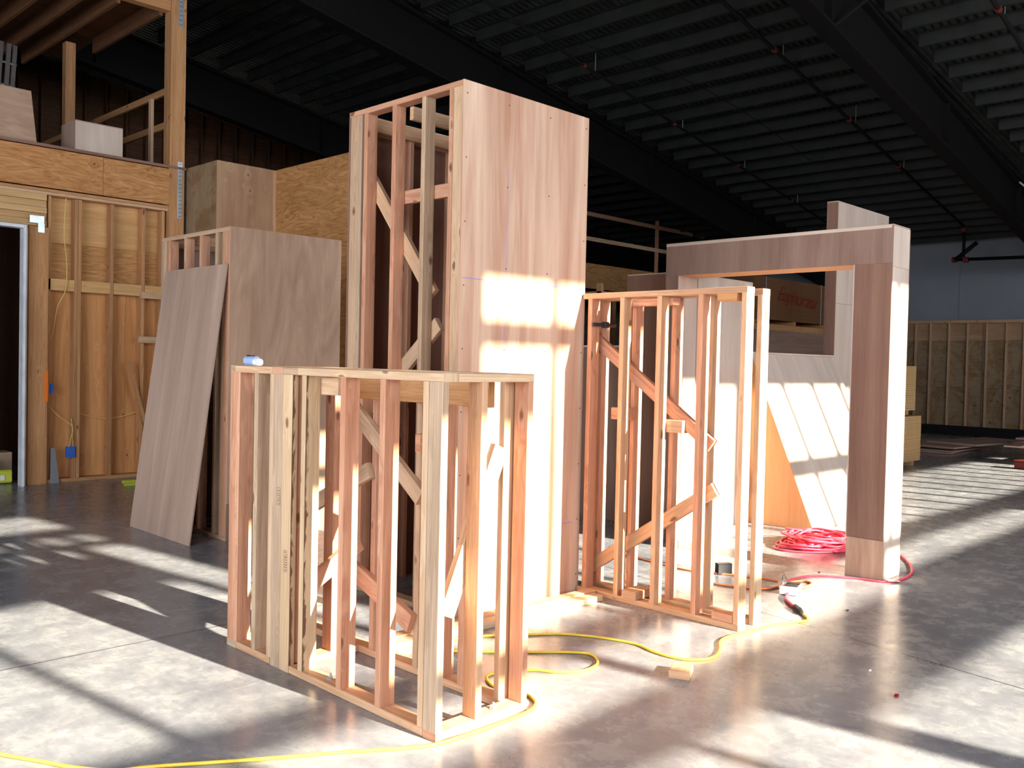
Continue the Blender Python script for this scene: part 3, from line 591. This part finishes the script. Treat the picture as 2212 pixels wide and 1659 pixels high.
# ------------------------------------------------------------ middle open frame (two rows)
G = thing('stud_wall_frame', 'taller open double stud frame standing between tower and arch', 'stud frame', (5.14, 3.58, 0))
YA, YB, H = 2.93, 4.245, 2.137
for xa, xb, m_ in ((5.0, 5.089, 'fir'), (5.19, 5.279, 'fir')):
    L(G, 'top_plate', xa, xb, YA, YB + (.04 if xa > 5.1 else 0), H - p, H, m_)
    L(G, 'bottom_plate', xa, xb, YA + (.041 if xa > 5.1 else 0), YB + (.04 if xa > 5.1 else 0), 0, p, m_)
for y_, m_ in ((4.162, 'pink'), (3.876, 'fir'), (3.566, 'fir'), (3.243, 'pink'), (2.93, 'fir')): L(G, 'stud', 5.0, 5.089, y_, y_ + p, p, H - p, m_)
for y_, m_ in ((4.218, 'pink'), (3.912, 'pink'), (3.577, 'pink'), (3.284, 'fir'), (2.93, 'pine')): L(G, 'stud', 5.19, 5.279, y_, y_ + p, p if y_ > 3 else 0, H - p, m_)
diag(G, 'diagonal_brace', 'x', 5.130, (4.27, 1.84), (3.24, 1.12), w, p, 'pink'); diag(G, 'diagonal_brace', 'x', 5.130, (4.27, .14), (3.21, .84), w, p, 'fir')
for a, b, z, xx, m_ in ((3.87, 4.04, 1.25, 5.092, 'pink'), (3.44, 3.64, 1.19, 5.09, 'pine'), (3.54, 3.98, 2.045, 5.092, 'pink'), (3.0, 3.14, 2.05, 5.0, 'old'), (2.97, 3.12, .04, 5.0, 'pink')):
    L(G, 'blocking', xx, xx + .085, a, b, z, z + .05 if z > 2 or z < 1 else z + .085, m_)
L(G, 'blocking', 4.99, 5.20, 3.71, 3.83, p + .002, p + .055, 'fir', 0)
bolt(G, 5.04, 3.62, p); bolt(G, 5.235, 3.1, p)
mb = MB(); mb.box(5.03, 5.23, 4.205, 4.235, 1.90, 1.935, 0, .004); mb.box(5.17, 5.22, 4.19, 4.25, 1.90, 1.93, 0)
c_ = thing('bar_clamp', 'black bar clamp gripping the taller open stud frame near the tower', 'clamp', (5.12, 4.14, 1.9))
MB().box(4.98, 5.24, 4.13, 4.145, 1.905, 1.93, 0).build('bar', 'blk', c_); MB().box(5.10, 5.14, 4.115, 4.155, 1.895, 1.94, 0, .006).build('jaw', 'blk', c_); MB().tube([(5.14, 4.135, 1.917), (5.19, 4.135, 1.917)], .014, 10).build('grip', 'rustred', c_)
# loose planks on the floor between the frames
tag(MB().prism((3.13, 4.02, 0), (1.80, -.075, 0), (.004, .089, 0), (0, 0, .038)).build('floor_plank', 'pine'), 'front one of two loose planks on the floor from open frame toward tower corner', 'plank')
tag(MB().prism((3.25, 4.118, 0), (1.72, -.072, 0), (.004, .080, 0), (0, 0, .045)).build('floor_plank', 'fir'), 'rear one of two loose planks on the floor below the tower face', 'plank')
# ------------------------------------------------------------ plywood arch
A = thing('plywood_arch', 'big brown plywood portal arch with square opening', 'arch', (7.2, 3.95, 0))
XA, XB, Y0, Y1, H = 7.06, 7.385, 2.89, 4.995, 2.755
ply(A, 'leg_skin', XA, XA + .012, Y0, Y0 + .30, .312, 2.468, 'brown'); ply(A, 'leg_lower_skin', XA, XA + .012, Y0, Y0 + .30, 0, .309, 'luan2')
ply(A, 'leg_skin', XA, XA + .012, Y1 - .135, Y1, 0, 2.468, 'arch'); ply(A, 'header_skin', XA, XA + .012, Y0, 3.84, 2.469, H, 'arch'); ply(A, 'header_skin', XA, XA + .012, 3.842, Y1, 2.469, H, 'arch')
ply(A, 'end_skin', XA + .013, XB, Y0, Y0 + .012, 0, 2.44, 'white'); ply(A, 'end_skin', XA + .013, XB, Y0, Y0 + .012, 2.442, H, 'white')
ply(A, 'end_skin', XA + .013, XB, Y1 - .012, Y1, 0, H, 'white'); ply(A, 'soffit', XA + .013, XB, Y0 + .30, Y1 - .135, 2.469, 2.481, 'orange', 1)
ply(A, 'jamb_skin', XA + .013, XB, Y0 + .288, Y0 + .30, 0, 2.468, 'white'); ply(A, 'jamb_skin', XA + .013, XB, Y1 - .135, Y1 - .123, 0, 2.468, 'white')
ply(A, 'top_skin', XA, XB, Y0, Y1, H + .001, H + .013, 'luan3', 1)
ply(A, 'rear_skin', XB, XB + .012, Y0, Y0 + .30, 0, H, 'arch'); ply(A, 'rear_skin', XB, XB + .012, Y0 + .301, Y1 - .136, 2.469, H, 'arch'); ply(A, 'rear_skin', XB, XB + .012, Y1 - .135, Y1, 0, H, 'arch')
L(A, 'edge_strip', XA - .0015, XA - .0002, Y0 + .012, Y1, H - .016, H + .01, 'white'); L(A, 'edge_strip', XA - .002, XA - .0002, Y0 + .297, Y0 + .305, .31, 2.47, 'white')
# ------------------------------------------------------------ set wall with sloped front behind the arch
B = thing('sloped_set_wall', 'pale plywood wall behind the arch with sloped front and tall end piece', 'set wall', (9.5, 4.9, 0))
YS = 5.02
mb = MB(); S0, S1, zt = 8.66, 10.62, 1.785; ys = lambda z: 4.262 + .424 * z
mb.prism((S0, ys(0), 0), (0, ys(zt) - ys(0), zt), (S1 - S0, 0, 0), (0, .011, -.004), .0005); mb.build('sloped_panel', 'white', B)
mb = MB(); a = [(S0 - .002, ys(0) - .01, 0), (S0 - .002, YS + .12, 0), (S0 - .002, YS + .12, zt), (S0 - .002, ys(zt) - .01, zt)]
b = [(x + .012, y_, z) for x, y_, z in a]; uvs = [(q[2], q[1]) for q in a]
mb.poly(a[::-1], uvs[::-1]); mb.poly(b, uvs)
for i in range(4): j = (i + 1) % 4; mb.poly([a[i], a[j], b[j], b[i]])
mb.build('triangular_end_panel', 'orange', B)
ply(B, 'sill', S0, 10.62, ys(zt) - .02, YS + .14, zt, zt + .018, 'white', 0); ply(B, 'back_panel', S0 + .02, 10.62, YS + .10, YS + .112, 0, zt, 'arch')
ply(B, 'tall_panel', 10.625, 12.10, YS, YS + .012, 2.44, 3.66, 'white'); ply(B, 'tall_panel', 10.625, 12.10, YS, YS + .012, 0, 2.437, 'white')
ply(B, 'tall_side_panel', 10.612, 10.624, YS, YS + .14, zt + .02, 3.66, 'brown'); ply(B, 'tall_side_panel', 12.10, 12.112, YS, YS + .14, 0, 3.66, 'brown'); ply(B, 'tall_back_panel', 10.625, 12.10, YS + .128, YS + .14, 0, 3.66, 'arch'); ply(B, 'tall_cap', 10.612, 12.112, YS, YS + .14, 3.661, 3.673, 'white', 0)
B2 = thing('plywood_flat', 'pale plywood upright box left of the sloped wall, seen through frames and arch', 'set wall', (8.0, 5.0, 0))
ply(B2, 'front_panel', 7.302, 8.64, 5.0, 5.012, 0, 2.52, 'white'); ply(B2, 'side_panel', 7.29, 7.302, 5.0, 5.62, 0, 2.52, 'brown'); ply(B2, 'back_panel', 7.302, 8.64, 5.608, 5.62, 0, 2.52, 'arch')
ply(B2, 'side_panel', 8.64, 8.652, 5.17, 5.62, 0, 2.52, 'arch'); ply(B2, 'top_panel', 7.29, 8.64, 5.0, 5.62, 2.521, 2.533, 'white', 0)
C1 = thing('plywood_counter', 'low grey plywood counter beyond the stud frames', 'counter', (7.7, 6.4, 0))
ply(C1, 'front_panel', 7.54, 7.552, 5.72, 7.2, 0, 1.815, 'arch', 2); ply(C1, 'counter_top', 7.53, 8.2, 5.70, 7.2, 1.816, 1.835, 'white', 1); ply(C1, 'end_panel', 7.553, 8.18, 5.72, 5.732, 0, 1.815, 'white')
C3 = thing('shelf_unit', 'dark timber shelf of offcuts beyond the low grey counter', 'shelf', (10.3, 8.5, 0))
for x in (9.8, 11.4): L(C3, 'upright', x, x + .05, 8.0, 8.09, 0, 2.75, 'old'); L(C3, 'upright', x, x + .05, 8.7, 8.79, 0, 2.75, 'old')
for z in (.5, 1.75, 2.6): L(C3, 'shelf_board', 9.8, 11.45, 7.99, 8.8, z, z + .04, 'old')
# ------------------------------------------------------------ plywood bundles
def bundle(x0, x1, y0, y1, z0, z1, lab, straps=(.35, .75), grp=None, mat='lvl'):
    t = thing('plywood_bundle', lab, 'plywood bundle', ((x0 + x1) / 2, (y0 + y1) / 2, z0), grp)
    for xx in (x0 + .2, (x0 + x1) / 2, x1 - .3): L(t, 'dunnage', xx, xx + .09, y0 + .03, y1 - .03, z0, z0 + .08, 'old', 1)
    o = MB()
    n = 24; hz = (z1 - z0 - .08) / n
    for i in range(n): 
        j = random.uniform(-.004, .004); o.box(x0 + j, x1 + j, y0 + j, y1 + j, z0 + .08 + i * hz, z0 + .08 + (i + .93) * hz, 0, .001)
    o.build('sheets', mat, t); 
    for s_ in straps:
        xs = x0 + (x1 - x0) * s_; mb = MB(); mb.box(xs, xs + .02, y0 - .008, y0 - .006, z0 + .04, z1 + .004, 2, .0004); mb.box(xs, xs + .02, y0 - .008, y1 + .008, z1 + .002, z1 + .004, 1, .0004)
        mb.build('steel_band', 'strap', t)
    return t
b1 = bundle(14.0, 16.4, 6.12, 7.34, 0, .86, 'lower banded plywood bundle right beside the arch leg', (.2, .615))
mb = MB(); cx, cz = 15.12, .62
mb.tube([(cx + .13 * math.cos(a), 6.10, cz + .16 * math.sin(a)) for a in [i * .42 for i in range(16)]], .012, 5); mb.build('paint_mark', 'redink', b1)
bundle(13.9, 16.15, 6.14, 7.34, .88, 1.72, 'upper banded plywood bundle stacked beside the arch leg', (.2,))
bx = bundle(16.0, 18.44, 9.0, 10.22, 0, .84, 'bottom plywood bundle of the far stack with red writing', (.25, .7), mat='shadew')  # darker wood stands in for the dim light on this stack
bundle(16.0, 18.44, 9.0, 10.22, .85, 1.70, 'second plywood bundle from the floor in the far stack', (.25, .7), mat='shadew')
b4 = bundle(15.6, 18.9, 9.0, 10.22, 2.50, 3.40, 'top plywood bundle with red handwriting, seen through the arch opening', (.13, .83), mat='shadew')
L(thing('lumber_pack', 'flat pack of orange boards under the plywood bundle marked in red', 'lumber', (17.2, 9.6, 1.72)), 'board_layer', 15.4, 19.0, 8.98, 10.2, 1.72, 2.49, 'old', 0)
ply(thing('plywood_flat', 'grey plywood panel standing in front of the far bundle stack', 'set wall', (15, 8.7, 0)), 'front_panel', 14.6, 19.2, 8.80, 8.812, 0, 2.36, 'arch', 0)
tx = bpy.data.curves.new('handwriting', 'FONT'); tx.body = 'Euphoratu'; tx.size = .42; tx.shear = .5; tx.extrude = .001; tx.space_character = .92; tx.offset = -.004
to = bpy.data.objects.new('handwriting_tmp', tx); COL.objects.link(to); dg = bpy.context.evaluated_depsgraph_get()
me = bpy.data.meshes.new_from_object(to.evaluated_get(dg)); bpy.data.objects.remove(to)
me.transform(Matrix.Translation((16.5, 8.985, 3.02) - b4.location.copy() if 0 else V((16.45, 8.985, 2.98)) - b4.location) @ Matrix.Rotation(math.radians(4), 4, 'Y') @ Matrix.Rotation(math.pi / 2, 4, 'X'))
me.materials.clear(); me.materials.append(M['redink']); ho = bpy.data.objects.new('handwriting', me); COL.objects.link(ho); ho.parent = b4; ho['label'] = 'red handwritten word'
# loose sheets near far wall
for i, (x0, y0, dx, dy, z, r_, m_) in enumerate(((18.4, 6.3, 1.9, 1.2, .0, .04, 'arch'), (18.5, 6.32, 1.9, 1.2, .04, .07, 'luan3'), (18.45, 6.28, 1.9, 1.2, .08, -.03, 'luan3'), (18.7, 6.35, 1.9, 1.2, .12, .05, 'luan2'), (18.3, 6.2, 2.2, 1.1, .16, -.08, 'luan3'), (18.9, 6.0, 2.3, 1.0, .20, -.16, 'luan3'))):
    c, s_ = math.cos(r_), math.sin(r_)
    o = MB().prism((x0, y0, z), (dx * c, dx * s_, 0), (-dy * s_, dy * c, 0), (0, 0, .034), .001).build('plywood_offcut', m_)
    tag(o, ['bottom sheet', 'second sheet from the floor', 'third sheet from the floor', 'fourth sheet from the floor', 'fifth sheet from the floor', 'top sheet, askew,'][i] + ' in the low pile of plywood near the far wall', 'plywood', 'low pile of plywood sheets')
t = thing('saw_horse_table', 'low bench of boards at the right picture edge near far wall', 'bench', (18.6, 4.9, 0))
for y0, z, x0 in ((4.3, .30, 18.0), (4.0, .20, 18.5), (4.5, .36, 19.4)): L(t, 'board', x0, x0 + .9, y0 - 1.2, y0 + .95, z, z + .03, 'luan3', 1)
for y_ in (3.6, 4.3): L(t, 'leg', 18.3, 18.4, y_, y_ + .1, 0, .20, 'rustred')
for y_ in (3.6, 4.3): L(t, 'leg', 19.6, 19.7, y_, y_ + .1, 0, .36, 'old')
tb = thing('tool_box', 'red metal tool box at the right picture edge', 'tool box', (17.3, 4.5, 0)); MB().box(17.13, 17.4, 4.0, 4.82, 0.005, .13, 1, .01).build('box_body', 'rustred', tb); MB().box(17.12, 17.41, 4.0, 4.83, .13, .15, 1, .006).build('lid', 'rustred', tb)
# ------------------------------------------------------------ cords
Y1c = [(1.165, 4.016), (1.253, 3.855), (1.341, 3.691), (1.446, 3.562), (1.577, 3.492), (1.922, 3.268), (2.208, 3.096), (2.42, 2.955), (2.549, 2.905), (2.794, 2.888), (3.054, 2.89), (3.173, 2.933), (3.222, 3.001), (3.24, 3.06), (3.22, 3.15), (3.20, 3.26), (3.30, 3.38)]
Y2c = [(3.507, 3.289), (3.591, 3.166), (3.708, 3.092), (3.854, 3.11), (3.95, 3.223), (3.912, 3.32), (3.725, 3.496), (3.45, 3.75), (3.35, 3.88)]
Y3c = [(3.45, 3.97), (3.70, 3.90), (3.965, 3.724), (4.113, 3.607), (4.231, 3.42), (4.296, 3.197), (4.259, 3.016), (4.266, 2.87), (4.338, 2.775), (4.45, 2.75), (4.581, 2.799), (4.732, 2.886), (4.878, 2.900), (5.077, 2.873), (5.277, 2.841), (5.396, 2.805), (5.523, 2.75), (5.596, 2.77), (5.675, 2.846)]
t = thing('extension_cable', 'long yellow extension cord looping over the floor round both open frames', 'cord', (3.5, 3.2, 0))
MB().tube(curve([(0.7, 4.9)] + Y1c + Y2c + [(3.36, 3.94)] + Y3c, .0075, 8), .0075, 8).build('cable', 'yel', t, True)
MB().tube([(5.66, 2.84, .015), (5.72, 2.89, .016), (5.74, 2.915, .016)], [.012, .019, .014], 10).build('plug', 'blk', t)
t = thing('extension_cable', 'short red cord joining the yellow cord to the metal outlet box', 'cord', (5.9, 3.05, 0))
MB().tube(curve([(5.74, 2.91), (5.816, 2.997), (5.924, 3.096), (6.039, 3.15), (6.12, 3.17)], .012), .011, 8).build('cable', 'red', t, True)
MB().tube([(5.735, 2.905, .016), (5.775, 2.95, .016)], .018, 10).build('socket', 'blk', t)
t = thing('outlet_box', 'small white metal outlet box with black sockets on the floor', 'outlet box', (6.2, 3.2, 0))
MB().prism((6.10, 3.10, .004), (.16, .05, .0), (-.04, .12, 0), (0, 0, .055), .006).build('box_body', 'wht', t)
for k in (0, 1): MB().prism((6.125 + .075 * k, 3.115 + .022 * k, .0595), (.05, .016, 0), (-.03, .085, 0), (0, 0, .006), .004).build('socket', 'blk', t)
MB().tube(curve([(6.13, 3.23, .06), (6.15, 3.25, .10), (6.22, 3.27, .11), (6.25, 3.26, .06)]), .005, 6).build('bail', 'alum', t)
t = MB().tube(curve([(6.25, 3.215), (6.33, 3.20), (6.429, 3.187), (6.534, 3.21), (6.554, 3.288), (6.428, 3.337), (6.225, 3.323), (6.092, 3.363), (6.008, 3.506), (5.946, 3.705), (6.0, 3.85), (6.12, 3.87)], .008), .008, 8)
tag(t.build('extension_cable', 'orc', smooth=True), 'orange cord looping from the outlet box behind the open stud frame', 'cord')
t = MB().tube(curve([(6.27, 3.24), (6.339, 3.30), (6.442, 3.363), (6.655, 3.359), (6.816, 3.285), (6.958, 3.05), (7.02, 2.86), (7.185, 2.80), (7.48, 2.83), (7.812, 2.967), (8.088, 3.137), (8.149, 3.21), (8.228, 3.4), (8.12, 3.64), (8.0, 3.85)], .008), .0085, 8)
tag(t.build('extension_cable', 'red', smooth=True), 'red cord passing in front of the arch leg and round it', 'cord')
t = MB().tube(curve([(6.317, 5.212), (6.259, 4.878), (6.207, 4.495), (6.172, 4.194), (6.20, 3.98), (6.312, 3.75), (6.384, 3.56), (6.40, 3.42)], .007), .007, 8)
tag(t.build('extension_cable', 'orc', smooth=True), 'thin orange cord crossing the sunlit floor seen between the studs', 'cord')
mb = MB(); pts = []
rr = random.Random(3)
for i in range(26):
    cx, cy = 8.0 + rr.uniform(-.10, .12), 3.87 + rr.uniform(-.06, .06); a0 = rr.uniform(0, 6.28); ra, rb = rr.uniform(.20, .43), rr.uniform(.16, .30); z = .01 + i * .0038
    for k in range(11): 
        a = a0 + k * .571; pts.append((cx + ra * math.cos(a) * (1 + rr.uniform(-.07, .07)), cy + rb * math.sin(a) * (1 + rr.uniform(-.07, .07)), max(.01, z + rr.uniform(-.012, .02))))
pts += [(7.75, 3.95, .03), (7.60, 4.08, .012), (7.50, 3.98, .01), (7.62, 3.75, .01), (7.95, 3.55, .01)]
mb.tube(curve(pts, n=5), .0095, 6); tag(mb.build('extension_cable', 'red', smooth=True), 'heaped coil of pink-red extension cord on the floor behind the arch leg', 'cord')
# ------------------------------------------------------------ small things
tag(MB().prism((4.03, 2.635, 0), (.125, .06, 0), (-.045, .10, 0), (0, 0, .040), .003).build('lumber_offcut', 'fir'), 'small loose lumber offcut on the floor in front of yellow cord', 'offcut')
tag(MB().prism((7.02, 2.82, .018), (.10, -.05, -.008), (.04, .06, 0), (0, 0, .0015), .0004).build('paper_tag', 'wht'), 'white paper tag on the red cord at the foot of the arch', 'tag')
t = thing('tape_measure', 'pale blue tape measure resting on the far corner of the nearest frame top', 'tape measure', (2.60, 4.60, 1.585))
MB().box(2.575, 2.615, 4.55, 4.665, 1.587, 1.637, 1, .012).build('case', 'lblu', t); MB().box(2.572, 2.618, 4.525, 4.56, 1.587, 1.625, 1, .010).build('nose', 'wht', t); MB().box(2.58, 2.61, 4.60, 4.64, 1.637, 1.645, 1, .003).build('lock_button', 'blk', t)
t = thing('battery_pack', 'small black and white tool battery on the floor seen between the studs', 'battery', (6.27, 3.88, 0))
MB().prism((6.24, 3.84, 0.002), (.10, -.06, 0), (.035, .055, 0), (0, 0, .085), .008).build('battery_body', 'blk', t); MB().prism((6.345, 3.785, .01), (.012, -.007, 0), (.035, .055, 0), (0, 0, .075), .004).build('battery_face', 'wht', t)
for i, (x, y_, s_, m_, lb) in enumerate(((4.61, 1.79, .018, 'redink', 'tiny reddish chip on the sunlit floor at lower right'), (6.0, 2.68, .014, 'blk', 'tiny dark square scrap on the floor right of the yellow cord end'), (6.95, 3.35, .012, 'blk', 'tiny dark nail scrap on the floor before the arch opening'), (4.9, 2.05, .012, 'wht', 'tiny white scrap on the floor beyond the lumber offcut'))):
    tag(MB().prism((x, y_, 0), (s_ * 1.4, .2 * s_, .1 * s_), (-.2 * s_, s_, 0), (0, 0, s_ * .5), .001).build('debris', m_), lb, 'debris')

t = thing('paint_pail', 'small pail with pale lid and red band on the floor behind the nearest frame', 'pail', (3.50, 5.05, 0))
MB().tube([(3.50, 5.05, 0), (3.50, 5.05, .20)], .055, 20).build('pail_body', 'blk', t, True); MB().tube([(3.50, 5.05, .20), (3.50, 5.05, .27)], .056, 20).build('band', 'rustred', t, True)
MB().tube([(3.50, 5.05, .27), (3.50, 5.05, .33), (3.50, 5.05, .36)], [.055, .052, .03], 20).build('lid', 'lblu', t, True)
